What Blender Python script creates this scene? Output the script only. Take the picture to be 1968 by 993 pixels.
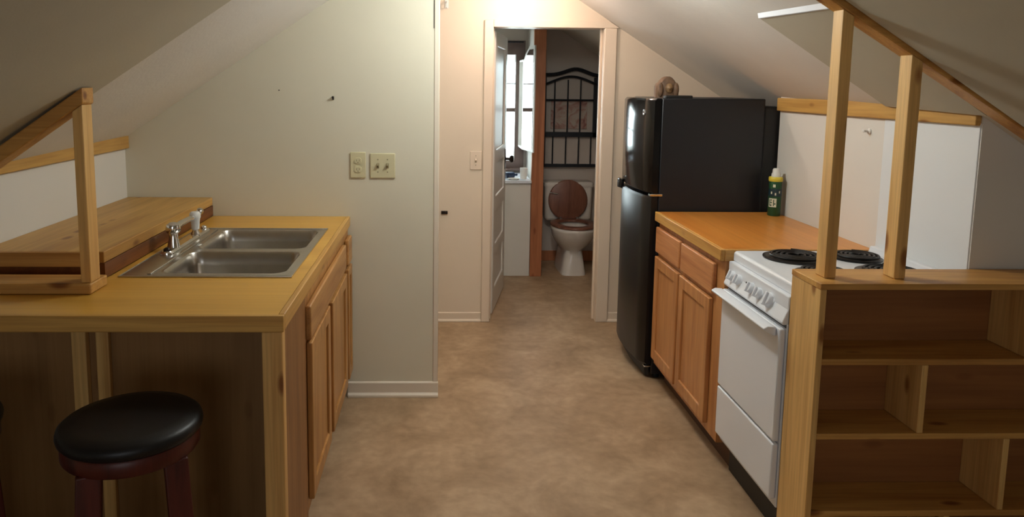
import bpy, bmesh, math, random
from mathutils import Vector, Matrix
random.seed(4)
for o in list(bpy.data.objects): bpy.data.objects.remove(o)
S = bpy.context.scene
COL = S.collection
R = math.radians

# ------------------------------------------------------------------ camera
W_, H_ = 1968.0, 993.0
FPX, CX, CY = 1420.85, 880.85, 338.36
PIT, YAW, ROL = R(7.03), R(1.634), R(0.548)
CAM = Vector((0, 0, 1.5466))
fw = Vector((math.sin(YAW)*math.cos(PIT), math.cos(YAW)*math.cos(PIT), -math.sin(PIT)))
rt = Vector((math.cos(YAW), -math.sin(YAW), 0)); up = rt.cross(fw)
r2 = rt*math.cos(ROL) + up*math.sin(ROL); u2 = -rt*math.sin(ROL) + up*math.cos(ROL)
cd = bpy.data.cameras.new('camera'); cam = bpy.data.objects.new('camera', cd); COL.objects.link(cam)
cam.matrix_world = Matrix(((r2.x, u2.x, -fw.x, 0), (r2.y, u2.y, -fw.y, 0), (r2.z, u2.z, -fw.z, CAM.z), (0, 0, 0, 1)))
cd.sensor_fit = 'HORIZONTAL'; cd.sensor_width = 36.0; cd.lens = FPX/W_*36.0
cd.shift_x = (W_/2 - CX)/W_; cd.shift_y = (CY - H_/2)/W_
cd.clip_start = 0.02
S.camera = cam

# ------------------------------------------------------------------ world, lights, exposure
S.view_settings.view_transform = 'Standard'
try: S.view_settings.look = 'None'
except Exception: pass
S.view_settings.gamma = 1.0; S.view_settings.use_curve_mapping = False
S.view_settings.exposure = 0.0
wd = bpy.data.worlds.new('world'); S.world = wd; wd.use_nodes = True
bg = wd.node_tree.nodes['Background']; bg.inputs[0].default_value = (0.86, 1.0, 0.97, 1); bg.inputs[1].default_value = 3.2

def area(name, loc, tgt, sx, sy, watts, color, spread=180):
    l = bpy.data.lights.new(name, 'AREA'); l.shape = 'RECTANGLE'; l.size = sx; l.size_y = sy
    l.energy = watts; l.color = color; l.spread = R(spread)
    o = bpy.data.objects.new(name, l); COL.objects.link(o); o.location = loc
    o.rotation_euler = (Vector(tgt) - Vector(loc)).to_track_quat('-Z', 'Y').to_euler()
    return o
def bulb(name, loc, rad, watts, color):
    l = bpy.data.lights.new(name, 'POINT'); l.shadow_soft_size = rad; l.energy = watts; l.color = color
    o = bpy.data.objects.new(name, l); COL.objects.link(o); o.location = loc
    return o
bulb('kitchen_ceiling_light', (0.42, 2.98, 2.06), 0.08, 27, (0.95, 1.0, 0.97))
bulb('hall_ceiling_light', (0.50, 4.30, 2.08), 0.06, 12, (1.0, 0.78, 0.66))
area('bathroom_window_daylight', (0.42, 6.60, 1.35), (0.5, 4.9, 0.7), 0.55, 0.85, 14, (0.80, 0.95, 1.0))
area('rear_fill_light', (-0.3, -1.9, 1.35), (0.1, 2.0, 0.9), 1.3, 1.0, 13, (0.88, 0.93, 1.0))  # fill added behind the camera for the dark fronts; no window built there

# ------------------------------------------------------------------ materials
def nt(name):
    m = bpy.data.materials.new(name); m.use_nodes = True
    t = m.node_tree; b = t.nodes['Principled BSDF']
    return m, t, b
def N(t, ty, **kw):
    n = t.nodes.new(ty)
    for k, v in kw.items():
        if k.startswith('i_'):
            n.inputs[int(k[2:]) if k[2:].isdigit() else k[2:].replace('_', ' ')].default_value = v
        else: setattr(n, k, v)
    return n
def ramp(t, stops):
    n = t.nodes.new('ShaderNodeValToRGB'); e = n.color_ramp.elements
    while len(e) < len(stops): e.new(0.5)
    for x, (p, c) in zip(e, stops):
        x.position = p; x.color = (*c, 1)
    return n
def lin(c): return tuple(((v/255)/12.92 if v/255 <= 0.04045 else ((v/255+0.055)/1.055)**2.4) for v in c)
def plain(name, col, rough=0.5, metal=0.0, spec=0.5, bump=0, bscale=200, var=0.0, vscale=3.0, coat=0):
    m, t, b = nt(name); c = lin(col)
    b.inputs['Base Color'].default_value = (*c, 1); b.inputs['Roughness'].default_value = rough
    b.inputs['Metallic'].default_value = metal; b.inputs['Specular IOR Level'].default_value = spec
    b.inputs['Coat Weight'].default_value = coat
    tc = N(t, 'ShaderNodeTexCoord')
    if var:
        no = N(t, 'ShaderNodeTexNoise'); no.inputs['Scale'].default_value = vscale; no.inputs['Detail'].default_value = 4
        t.links.new(tc.outputs['Object'], no.inputs['Vector'])
        rp = ramp(t, [(0.3, tuple(v*(1-var) for v in c)), (0.7, tuple(min(1, v*(1+var)) for v in c))])
        t.links.new(no.outputs['Fac'], rp.inputs[0]); t.links.new(rp.outputs[0], b.inputs['Base Color'])
    if bump:
        n2 = N(t, 'ShaderNodeTexNoise'); n2.inputs['Scale'].default_value = bscale; n2.inputs['Detail'].default_value = 3
        t.links.new(tc.outputs['Object'], n2.inputs['Vector'])
        bp = N(t, 'ShaderNodeBump'); bp.inputs['Strength'].default_value = bump; bp.inputs['Distance'].default_value = 0.004
        t.links.new(n2.outputs['Fac'], bp.inputs['Height']); t.links.new(bp.outputs[0], b.inputs['Normal'])
    return m
def wood(name, light, dark, axis='z', rough=0.42, scale=1.0, knots=0.0, spec=0.4, contrast=1.0, plank=0.0):
    """stretched-noise grain along axis, fine fibres, optional round knots"""
    m, t, b = nt(name)
    b.inputs['Roughness'].default_value = rough; b.inputs['Specular IOR Level'].default_value = spec
    tc = N(t, 'ShaderNodeTexCoord'); L, D = lin(light), lin(dark)
    oi = N(t, 'ShaderNodeObjectInfo')
    ad = N(t, 'ShaderNodeVectorMath', operation='MULTIPLY_ADD')
    ad.inputs[1].default_value = (1, 1, 1)
    sc = N(t, 'ShaderNodeVectorMath', operation='SCALE'); sc.inputs[0].default_value = (3.1, 5.7, 4.3)
    t.links.new(oi.outputs['Random'], sc.inputs['Scale'])
    t.links.new(tc.outputs['Object'], ad.inputs[0]); t.links.new(sc.outputs[0], ad.inputs[2])
    mp = N(t, 'ShaderNodeMapping'); s = [16*scale, 16*scale, 16*scale]; i = 'xyz'.index(axis); s[i] = 1.3*scale
    mp.inputs['Scale'].default_value = s
    t.links.new(ad.outputs[0], mp.inputs['Vector'])
    n1 = N(t, 'ShaderNodeTexNoise'); n1.inputs['Scale'].default_value = 1.0; n1.inputs['Detail'].default_value = 5; n1.inputs['Distortion'].default_value = 0.8
    t.links.new(mp.outputs[0], n1.inputs['Vector'])
    mid = tuple(0.5*(a+c) for a, c in zip(L, D))
    rp = ramp(t, [(0.30, tuple(l+(d-l)*min(1, contrast) for l, d in zip(L, D))), (0.52, tuple(l+(d-l)*0.35*contrast for l, d in zip(L, D))), (0.7, L)])
    t.links.new(n1.outputs['Fac'], rp.inputs[0])
    mp2 = N(t, 'ShaderNodeMapping'); s2 = [150*scale]*3; s2[i] = 4*scale; mp2.inputs['Scale'].default_value = s2
    t.links.new(ad.outputs[0], mp2.inputs['Vector'])
    n2 = N(t, 'ShaderNodeTexNoise'); n2.inputs['Scale'].default_value = 1.0; n2.inputs['Detail'].default_value = 2
    t.links.new(mp2.outputs[0], n2.inputs['Vector'])
    mx = N(t, 'ShaderNodeMix', data_type='RGBA', blend_type='MULTIPLY'); mx.inputs[0].default_value = 0.35*contrast
    r2_ = ramp(t, [(0.35, (0.62, 0.55, 0.5)), (0.6, (1, 1, 1))])
    t.links.new(n2.outputs['Fac'], r2_.inputs[0])
    t.links.new(rp.outputs[0], mx.inputs[6]); t.links.new(r2_.outputs[0], mx.inputs[7])
    out = mx.outputs[2]
    if knots:
        mk = N(t, 'ShaderNodeMapping'); s3 = [10]*3; s3[i] = 4.0; mk.inputs['Scale'].default_value = s3
        t.links.new(ad.outputs[0], mk.inputs['Vector'])
        vo = N(t, 'ShaderNodeTexVoronoi'); vo.inputs['Scale'].default_value = 1.0
        t.links.new(mk.outputs[0], vo.inputs['Vector'])
        rk = ramp(t, [(0.0, (0.2, 0.09, 0.04)), (0.09, (0.4, 0.24, 0.13)), (0.17, (1, 1, 1))])
        t.links.new(vo.outputs['Distance'], rk.inputs[0])
        m3 = N(t, 'ShaderNodeMix', data_type='RGBA', blend_type='MULTIPLY'); m3.inputs[0].default_value = knots
        t.links.new(out, m3.inputs[6]); t.links.new(rk.outputs[0], m3.inputs[7]); out = m3.outputs[2]
    t.links.new(out, b.inputs['Base Color'])
    bp = N(t, 'ShaderNodeBump'); bp.inputs['Strength'].default_value = 0.12; bp.inputs['Distance'].default_value = 0.002
    t.links.new(n2.outputs['Fac'], bp.inputs['Height']); t.links.new(bp.outputs[0], b.inputs['Normal'])
    return m
def floor_mat():
    m, t, b = nt('mottled_vinyl')
    tc = N(t, 'ShaderNodeTexCoord')
    n1 = N(t, 'ShaderNodeTexNoise'); n1.inputs['Scale'].default_value = 3.2; n1.inputs['Detail'].default_value = 7; n1.inputs['Roughness'].default_value = 0.62; n1.inputs['Distortion'].default_value = 0.6
    t.links.new(tc.outputs['Object'], n1.inputs['Vector'])
    rp = ramp(t, [(0.28, lin((148, 120, 90))), (0.48, lin((172, 143, 112))), (0.7, lin((192, 164, 132)))])
    t.links.new(n1.outputs['Fac'], rp.inputs[0])
    n2 = N(t, 'ShaderNodeTexNoise'); n2.inputs['Scale'].default_value = 22; n2.inputs['Detail'].default_value = 5
    t.links.new(tc.outputs['Object'], n2.inputs['Vector'])
    r2_ = ramp(t, [(0.35, (0.82, 0.80, 0.78)), (0.65, (1, 1, 1))]); t.links.new(n2.outputs['Fac'], r2_.inputs[0])
    mx = N(t, 'ShaderNodeMix', data_type='RGBA', blend_type='MULTIPLY'); mx.inputs[0].default_value = 0.8
    t.links.new(rp.outputs[0], mx.inputs[6]); t.links.new(r2_.outputs[0], mx.inputs[7])
    t.links.new(mx.outputs[2], b.inputs['Base Color'])
    b.inputs['Roughness'].default_value = 0.5; b.inputs['Specular IOR Level'].default_value = 0.35
    return m
def glass_mat():
    m, t, b = nt('window_glass')
    b.inputs['Transmission Weight'].default_value = 1.0; b.inputs['Roughness'].default_value = 0.0; b.inputs['IOR'].default_value = 1.02
    return m
M = dict(
    floor=floor_mat(),
    paint=plain('cream_paint', (216, 210, 190), 0.55, bump=0.05, bscale=90, var=0.02),
    hallpaint_lit=plain('cream_paint_pink_lit', (224, 206, 184), 0.5, bump=0.05, bscale=90, var=0.02),  # same cream paint, with the hall lamp's pink light mixed into the colour
    ceil=plain('textured_ceiling_paint', (222, 218, 210), 0.9, bump=0.25, bscale=70, var=0.03),
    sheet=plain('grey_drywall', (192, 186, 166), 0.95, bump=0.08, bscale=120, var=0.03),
    knee=plain('white_panel_paint', (226, 222, 214), 0.6, bump=0.03),
    kneeblue=plain('white_hardboard', (232, 236, 238), 0.45),
    trimw=plain('trim_paint', (226, 214, 196), 0.45),
    casing=plain('casing_paint', (226, 206, 184), 0.4, bump=0.1, bscale=25, var=0.02),
    bathwall=plain('bath_wall_paint', (196, 184, 172), 0.7, bump=0.03),
    bathdoor=plain('door_paint', (222, 216, 206), 0.35),
    top_l=wood('honey_countertop', (224, 173, 76), (196, 140, 50), 'x', 0.3, 0.4, 0.0, contrast=0.6),
    top_r=wood('amber_countertop', (218, 148, 68), (186, 108, 38), 'y', 0.3, 0.4, 0.0, contrast=0.7),
    edge_x=wood('pine_edging', (222, 176, 98), (186, 134, 62), 'x', 0.4, 1, 0.9),
    edge_y=wood('pine_edging_deep', (220, 172, 94), (186, 134, 62), 'y', 0.4, 1, 0.5),
    pine_x=wood('pine_across', (216, 166, 92), (176, 122, 58), 'x', 0.45, 1, 0.9),
    pine_y=wood('pine_lengthwise', (210, 166, 92), (176, 128, 62), 'y', 0.42, 0.8, 0.9),
    pine_z=wood('pine_upright', (234, 192, 122), (204, 154, 88), 'z', 0.45, 1, 0.9),
    ply=wood('brown_panel_ply', (166, 126, 78), (136, 100, 58), 'z', 0.5, 0.6, 0.25, contrast=0.7),
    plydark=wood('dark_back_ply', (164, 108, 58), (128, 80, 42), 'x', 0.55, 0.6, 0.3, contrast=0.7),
    riser=wood('stained_riser', (128, 76, 38), (96, 54, 26), 'y', 0.4, 1, 0.4),
    oak=wood('honey_oak', (206, 148, 92), (172, 112, 62), 'z', 0.4, 1.4, 0.0),
    oak_y=wood('honey_oak_drawer', (208, 146, 94), (174, 108, 62), 'y', 0.4, 1.4, 0.0),
    oak_dk=wood('oak_side', (160, 112, 66), (126, 84, 46), 'z', 0.45, 1.2, 0.0),
    oak_l=wood('golden_oak', (196, 146, 86), (162, 112, 58), 'z', 0.4, 1.4, 0.0),
    oak_ly=wood('golden_oak_drawer', (198, 148, 88), (164, 112, 60), 'y', 0.4, 1.4, 0.0),
    kick=plain('toe_kick', (92, 64, 46), 0.7),
    black=plain('black_enamel', (13, 13, 15), 0.14, spec=0.4),
    black2=plain('black_satin_enamel', (14, 13, 14), 0.34, spec=0.35),
    blackside=plain('black_textured_steel', (20, 21, 26), 0.38, spec=0.5, bump=0.06, bscale=260),
    blackmat=plain('black_plastic', (18, 17, 17), 0.5),
    white_e=plain('white_enamel', (230, 234, 240), 0.22),
    white_p=plain('white_plastic', (228, 226, 220), 0.4),
    ivory=plain('ivory_plastic', (206, 198, 160), 0.4),
    ivory_d=plain('ivory_slots', (128, 118, 88), 0.5),
    coil=plain('burner_coil', (26, 24, 24), 0.45, metal=0.3),
    pan=plain('drip_pan', (44, 42, 42), 0.35, metal=0.7),
    chrome=plain('chrome', (225, 225, 225), 0.08, metal=1.0),
    steel=plain('brushed_steel', (190, 186, 180), 0.26, metal=1.0, var=0.05, vscale=30),
    vinyl=plain('black_vinyl', (15, 14, 16), 0.42, spec=0.4, bump=0.05, bscale=300),
    redwood=wood('cherry_stool_wood', (92, 34, 22), (62, 22, 15), 'z', 0.4, 1.2, 0.0),
    porcelain=plain('porcelain', (222, 214, 204), 0.12),
    seatwood=wood('brown_toilet_seat', (136, 90, 70), (112, 70, 54), 'z', 0.35, 1.0, 0.0),
    iron=plain('black_iron', (24, 26, 32), 0.45, metal=0.2),
    stud=wood('orange_stud', (192, 124, 82), (150, 90, 54), 'z', 0.5, 1.0, 0.6),
    winwood=plain('dark_window_wood', (108, 88, 80), 0.5, var=0.1),
    glass=glass_mat(),
    mirror=plain('mirror_glass', (235, 238, 238), 0.02, metal=1.0),
    green=plain('green_can', (42, 84, 52), 0.3, metal=0.3, var=0.12, vscale=40),
    teal=plain('teal_label_band', (30, 52, 62), 0.35),
    labelw=plain('label_white', (220, 218, 196), 0.4),
    yellow=plain('yellow_ring', (214, 194, 66), 0.35),
    carved=plain('carved_brown', (112, 84, 62), 0.6, bump=0.5, bscale=60, var=0.3, vscale=40),
    gold=plain('gilt_face', (146, 112, 76), 0.45, bump=0.3, bscale=80, var=0.2, vscale=60),
    print_=None, badge=plain('grey_badge', (190, 190, 192), 0.25, metal=0.6),
    darkbottle=plain('dark_blue_plastic', (38, 52, 78), 0.3),
    brass=plain('dark_bronze', (52, 44, 40), 0.35, metal=0.8),
)
def print_mat():
    m, t, b = nt('faded_print'); tc = N(t, 'ShaderNodeTexCoord')
    n = N(t, 'ShaderNodeTexNoise'); n.inputs['Scale'].default_value = 11; n.inputs['Detail'].default_value = 4; n.inputs['Distortion'].default_value = 1.5
    t.links.new(tc.outputs['Object'], n.inputs['Vector'])
    r = ramp(t, [(0.4, lin((188, 172, 158))), (0.55, lin((176, 138, 124))), (0.68, lin((140, 92, 84)))])
    t.links.new(n.outputs['Fac'], r.inputs[0]); t.links.new(r.outputs[0], b.inputs['Base Color']); b.inputs['Roughness'].default_value = 0.7
    return m
M['print_'] = print_mat()

# ------------------------------------------------------------------ mesh helpers (all take WORLD coordinates unless the thing is local)
def box(bm, x0, x1, y0, y1, z0, z1):
    v = [bm.verts.new(p) for p in ((x0,y0,z0),(x1,y0,z0),(x1,y1,z0),(x0,y1,z0),(x0,y0,z1),(x1,y0,z1),(x1,y1,z1),(x0,y1,z1))]
    for f in ((3,2,1,0),(4,5,6,7),(0,1,5,4),(1,2,6,5),(2,3,7,6),(3,0,4,7)): bm.faces.new([v[i] for i in f])
def prism(bm, pts, axis, a0, a1):
    """polygon pts in the other two axes (in xyz order) extruded along axis"""
    i = 'xyz'.index(axis); o = [k for k in range(3) if k != i]
    def mk(p, a):
        c = [0, 0, 0]; c[o[0]], c[o[1]], c[i] = p[0], p[1], a; return bm.verts.new(c)
    A = [mk(p, a0) for p in pts]; B = [mk(p, a1) for p in pts]; n = len(pts)
    bm.faces.new(A); bm.faces.new(B[::-1])
    for k in range(n): bm.faces.new((A[k], B[k], B[(k+1) % n], A[(k+1) % n]))
def slab(bm, us, vs, hole, w0, w1, axes='xyz'):
    """grid of cells us x vs with thickness w0..w1; hole(i,j) leaves a cell out; axes = world axis of u, v, w"""
    ia = ['xyz'.index(a) for a in axes]; nu, nv = len(us)-1, len(vs)-1; cache = {}
    def V(i, j, w):
        if (i, j, w) not in cache:
            c = [0, 0, 0]; c[ia[0]], c[ia[1]], c[ia[2]] = us[i], vs[j], (w0, w1)[w]; cache[(i, j, w)] = bm.verts.new(c)
        return cache[(i, j, w)]
    solid = lambda i, j: 0 <= i < nu and 0 <= j < nv and not hole(i, j)
    for i in range(nu):
        for j in range(nv):
            if not solid(i, j): continue
            bm.faces.new([V(i,j,1), V(i+1,j,1), V(i+1,j+1,1), V(i,j+1,1)])
            bm.faces.new([V(i,j+1,0), V(i+1,j+1,0), V(i+1,j,0), V(i,j,0)])
            if not solid(i-1, j): bm.faces.new([V(i,j,0), V(i,j,1), V(i,j+1,1), V(i,j+1,0)])
            if not solid(i+1, j): bm.faces.new([V(i+1,j+1,0), V(i+1,j+1,1), V(i+1,j,1), V(i+1,j,0)])
            if not solid(i, j-1): bm.faces.new([V(i+1,j,0), V(i+1,j,1), V(i,j,1), V(i,j,0)])
            if not solid(i, j+1): bm.faces.new([V(i,j+1,0), V(i,j+1,1), V(i+1,j+1,1), V(i+1,j+1,0)])
def loft(bm, rings, cap0=True, cap1=True):
    L = [[bm.verts.new(p) for p in r] for r in rings]; n = len(L[0])
    for a, b in zip(L, L[1:]):
        for k in range(n): bm.faces.new((a[k], a[(k+1) % n], b[(k+1) % n], b[k]))
    if cap0: bm.faces.new(L[0][::-1])
    if cap1: bm.faces.new(L[-1])
    return L
def lathe(bm, prof, c=(0,0,0), n=32, axis='z', sx=1, sy=1):
    rings = []
    for r, h in prof:
        ring = []
        for k in range(n):
            a = 2*math.pi*k/n; u, v = r*math.cos(a)*sx, r*math.sin(a)*sy
            p = {'z': (u, v, h), 'y': (u, h, v), 'x': (h, u, v)}[axis]
            ring.append((p[0]+c[0], p[1]+c[1], p[2]+c[2]))
        rings.append(ring)
    loft(bm, rings)
def tube(bm, pts, r, n=10, closed=False):
    pts = [Vector(p) for p in pts]; rings = []; m = len(pts)
    prev = None
    for i, p in enumerate(pts):
        if closed: d = pts[(i+1) % m] - pts[i-1]
        else: d = pts[min(i+1, m-1)] - pts[max(i-1, 0)]
        d.normalize()
        ref = Vector((0, 0, 1)) if abs(d.z) < 0.9 else Vector((1, 0, 0))
        if prev is not None and abs(prev.dot(d)) < 0.95: ref = prev
        s = d.cross(ref).normalized(); t = s.cross(d).normalized(); prev = t
        rr = r[i] if isinstance(r, (list, tuple)) else r
        rings.append([tuple(p + s*rr*math.cos(2*math.pi*k/n) + t*rr*math.sin(2*math.pi*k/n)) for k in range(n)])
    if closed:
        L = [[bm.verts.new(q) for q in rg] for rg in rings]
        for i in range(m):
            a, b = L[i], L[(i+1) % m]
            for k in range(n): bm.faces.new((a[k], a[(k+1) % n], b[(k+1) % n], b[k]))
    else: loft(bm, rings)
def obox(bm, c, ax, ay, az, hx, hy, hz):
    """oriented box: centre, three unit axes, half sizes"""
    c = Vector(c); ax, ay, az = Vector(ax), Vector(ay), Vector(az)
    v = [bm.verts.new(c + ax*hx*i + ay*hy*j + az*hz*k) for k in (-1, 1) for (i, j) in ((-1,-1),(1,-1),(1,1),(-1,1))]
    for f in ((3,2,1,0),(4,5,6,7),(0,1,5,4),(1,2,6,5),(2,3,7,6),(3,0,4,7)): bm.faces.new([v[i] for i in f])
def rrect(x0, x1, y0, y1, r, seg=6):
    pts = []
    for (cx, cy, a0) in ((x1-r, y1-r, 0), (x0+r, y1-r, 90), (x0+r, y0+r, 180), (x1-r, y0+r, 270)):
        for k in range(seg+1):
            a = R(a0 + 90*k/seg); pts.append((cx + r*math.cos(a), cy + r*math.sin(a)))
    return pts

OFF = {}
def thing(name, label, cat, loc=(0,0,0), rotz=0.0, group=None, local=False):
    o = bpy.data.objects.new(name, None); COL.objects.link(o); o.empty_display_size = 0.05
    o.location = loc; o.rotation_euler = (0, 0, rotz); o['label'] = label; o['category'] = cat
    if group: o['group'] = group
    OFF[o.name] = Vector((0,0,0)) if local else Vector(loc)
    return o
def obj(name, bm, mat, parent=None, bevel=0.0, seg=2, smooth=True, loc=None, subsurf=0, angle=40):
    bmesh.ops.recalc_face_normals(bm, faces=bm.faces[:])
    me = bpy.data.meshes.new(name); off = Vector((0,0,0))
    if parent is not None: off = OFF[parent.name]
    elif loc is not None: off = Vector(loc)
    if off.length: bmesh.ops.translate(bm, verts=bm.verts[:], vec=-off)
    bm.to_mesh(me); bm.free()
    me.materials.append(M[mat] if isinstance(mat, str) else mat)
    o = bpy.data.objects.new(name, me); COL.objects.link(o)
    if parent is not None: o.parent = parent
    elif loc is not None: o.location = loc
    OFF[o.name] = off
    if smooth:
        for p in me.polygons: p.use_smooth = True
        try: me.set_sharp_from_angle(angle=R(angle))
        except Exception: pass
    if bevel:
        b = o.modifiers.new('bevel', 'BEVEL'); b.width = bevel; b.segments = seg; b.limit_method = 'ANGLE'; b.angle_limit = R(35)
        b.harden_normals = False
    if subsurf:
        s = o.modifiers.new('sub', 'SUBSURF'); s.levels = subsurf; s.render_levels = subsurf
    return o
def BM(): return bmesh.new()
def bx(name, mat, parent, *b, bevel=0.002, **k):
    bm = BM(); box(bm, *b); return obj(name, bm, mat, parent, bevel=bevel, **k)
def tag(o, label, cat, group=None):
    o['label'] = label; o['category'] = cat
    if group: o['group'] = group
    return o
def struct(name, bm, mat, bevel=0.0, **k):
    o = obj(name, bm, mat, None, bevel=bevel, **k); o['kind'] = 'structure'; return o
def dup(root, loc, rotz=None, label=None):
    r = root.copy(); COL.objects.link(r); r.location = loc
    if rotz is not None: r.rotation_euler = (0, 0, rotz)
    if label: r['label'] = label
    for ch in list(root.children):
        c = ch.copy(); COL.objects.link(c); c.parent = r
        for g in ch.children:
            d = g.copy(); COL.objects.link(d); d.parent = c
    return r

# ------------------------------------------------------------------ the setting
YP, YD, YB = 3.544, 4.72, 6.44          # switch wall, bathroom door wall, bathroom back wall
XL, XR, XRN = -1.484, 1.746, 2.25       # knee walls (kitchen left, kitchen right, near room right)
ZF = 2.20                               # flat ceiling strip
def zl(x, y): return 1.29 + 0.67*(x + 1.473) + 0.025*(y - YP)
def zr(x, y): return 1.874 - 0.64*(x - 1.207) + 0.028*(y - YD)
def xl(z, y): return (z - 1.29 - 0.025*(y - YP))/0.67 - 1.473
def xr(z, y): return 1.207 - (z - 1.874 - 0.028*(y - YD))/0.64
YN = -2.0
bm = BM(); box(bm, -2.0, 2.5, YN-.1, 6.7, -0.1, 0.0); struct('floor', bm, 'floor', smooth=False)
def slope(name, ya, yb, xa, side, mat, t=0.08, drop=0.0):
    bm = BM(); f = zl if side == 'l' else zr; fx = xl if side == 'l' else xr
    P = []
    for y in (ya, yb):
        xt = fx(ZF+.03, y)
        P.append([(xa, y, f(xa, y)-drop), (xt, y, f(xt, y)-drop), (xt, y, f(xt, y)+t), (xa, y, f(xa, y)+t)])
    loft(bm, P); return bm
struct('ceiling_left', slope('l', YN, YP, -2.0, 'l', 'ceil'), 'ceil', smooth=False)
struct('ceiling_right', slope('r', YN, YB+.1, 2.4, 'r', 'ceil'), 'ceil', smooth=False)
bm = BM(); box(bm, -.25, 0.80, YN, YB+.1, ZF, ZF+.08); box(bm, -1.8, -.2, YP+.02, YB+.1, ZF, ZF+.08); struct('ceiling', bm, 'ceil', smooth=False)
# switch wall (partition)
bm = BM(); prism(bm, [(-1.6, 0), (-0.010, 0), (-0.010, 2.25), (xl(2.25, YP), 2.25), (-1.6, zl(-1.6, YP)+.03)], 'y', YP, YP+.10)
struct('wall_partition', bm, 'paint', smooth=False)
bm = BM(); box(bm, -0.018, 0.008, YP-.004, YP+.104, 0, 2.2); struct('trim_1', bm, 'trimw', bevel=.004)
bm = BM(); box(bm, -0.0215, -0.0185, YP-.0015, YP+.01, 1.81, 2.2); struct('corner_gap_strip', bm, 'blackmat')  # black strip painted in for the dark gap beside the corner trim
# bathroom door wall
DX0, DX1, DZ = 0.348, 1.048, 1.91
bm = BM(); prism(bm, [(-1.75, 0), (DX0-.03, 0), (DX0-.03, DZ+.03), (DX1+.03, DZ+.03), (DX1+.03, 0), (1.95, 0), (1.95, zr(1.95, YD)+.02), (xr(2.24, YD), 2.24), (-1.75, 2.24)], 'y', YD, YD+.12)
struct('wall_back', bm, 'hallpaint_lit', smooth=False)
bm = BM(); box(bm, -1.75, -1.65, YP+.1, YD, 0, 2.24); struct('wall_hall', bm, 'hallpaint_lit', smooth=False)
# knee walls
bm = BM(); prism(bm, [(XL, 2.335), (XL, YP), (XL-.12, YP), (XL-.12, 2.435), (-2.0, 2.435), (-2.0, 2.335)], 'z', 0, 1.0)
for v in bm.verts:
    if v.co.z > .5: v.co.z = zl(v.co.x, v.co.y) + .03
struct('wall_left', bm, 'knee', smooth=False)
bm = BM(); prism(bm, [(2.45, 2.325), (XR, 2.325), (XR, 3.735), (1.88, 3.735), (1.88, YD), (2.45, YD)], 'z', 0, 1.0)
for v in bm.verts:
    if v.co.z > .5: v.co.z = zr(v.co.x, v.co.y) + .03
struct('wall_right', bm, 'knee', smooth=False)
bm = BM(); box(bm, -2.0, -1.9, YN, 2.34, 0, 1.02); struct('wall_left_near', bm, 'paint', smooth=False)
bm = BM(); box(bm, XRN, XRN+.1, YN, 2.32, 0, 1.28); struct('wall_right_near', bm, 'paint', smooth=False)
bm = BM(); box(bm, -2.0, 2.5, YN-.1, YN, 0, 2.5); struct('wall_front', bm, 'paint', smooth=False)
# white hardboard panel nearer than the seam, flush on the right knee wall
bm = BM(); box(bm, XR-.004, XR+.01, 2.33, 2.838, .86, 1.44); struct('trim_2', bm, 'kneeblue', bevel=.001)
# pine trim where slopes meet knee walls
bm = BM(); box(bm, XR-.020, XR, 2.33, 3.735, 1.432, 1.497); struct('trim_3', bm, 'pine_y', bevel=.003)
bm = BM(); box(bm, XL, XL+.020, 2.30, YP, 1.234, 1.293); struct('trim_4', bm, 'pine_y', bevel=.003)
# baseboards
bm = BM(); prism(bm, [(YP, 0), (YP-.022, 0), (YP-.022, .012), (YP-.010, .022), (YP-.010, .072), (YP, .078)], 'x', -.44, .010); 
struct('baseboard_partition', bm, 'trimw', bevel=.002)
bm = BM(); prism(bm, [(YD, 0), (YD-.018, 0), (YD-.018, .010), (YD-.008, .018), (YD-.008, .06), (YD, .065)], 'x', -1.6, .29)
struct('baseboard_back', bm, 'hallpaint_lit', bevel=.002)
bm = BM(); prism(bm, [(YD, 0), (YD-.018, 0), (YD-.018, .010), (YD-.008, .018), (YD-.008, .06), (YD, .065)], 'x', 1.125, 1.88)
struct('baseboard_right', bm, 'hallpaint_lit', bevel=.002)
# door casing and jambs
def casing_left():
    bm = BM(); box(bm, .290, DX0, YD-.018, YD, 0, 1.955); return bm
struct('trim_5', casing_left(), 'casing', bevel=.005)
bm = BM(); prism(bm, [(DX0, DZ), (1.140, DZ), (1.140, zr(1.140, YD)-.004), (xr(1.957, YD)-.006, 1.955), (DX0, 1.955)], 'y', YD-.018, YD); struct('trim_6', bm, 'casing', bevel=.005)
bm = BM(); box(bm, DX1, 1.128, YD-.018, YD, 0, DZ); struct('trim_7', bm, 'casing', bevel=.005)
bm = BM(); box(bm, DX0-.03, DX0, YD-.004, YD+.13, 0, DZ); box(bm, DX1, DX1+.03, YD-.004, YD+.13, 0, DZ); box(bm, DX0-.03, DX1+.03, YD-.004, YD+.13, DZ, DZ+.03)
box(bm, DX0, DX0+.012, YD+.05, YD+.07, 0, DZ); box(bm, DX1-.012, DX1, YD+.05, YD+.07, 0, DZ)
struct('trim_8', bm, 'casing', bevel=.002)
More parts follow.
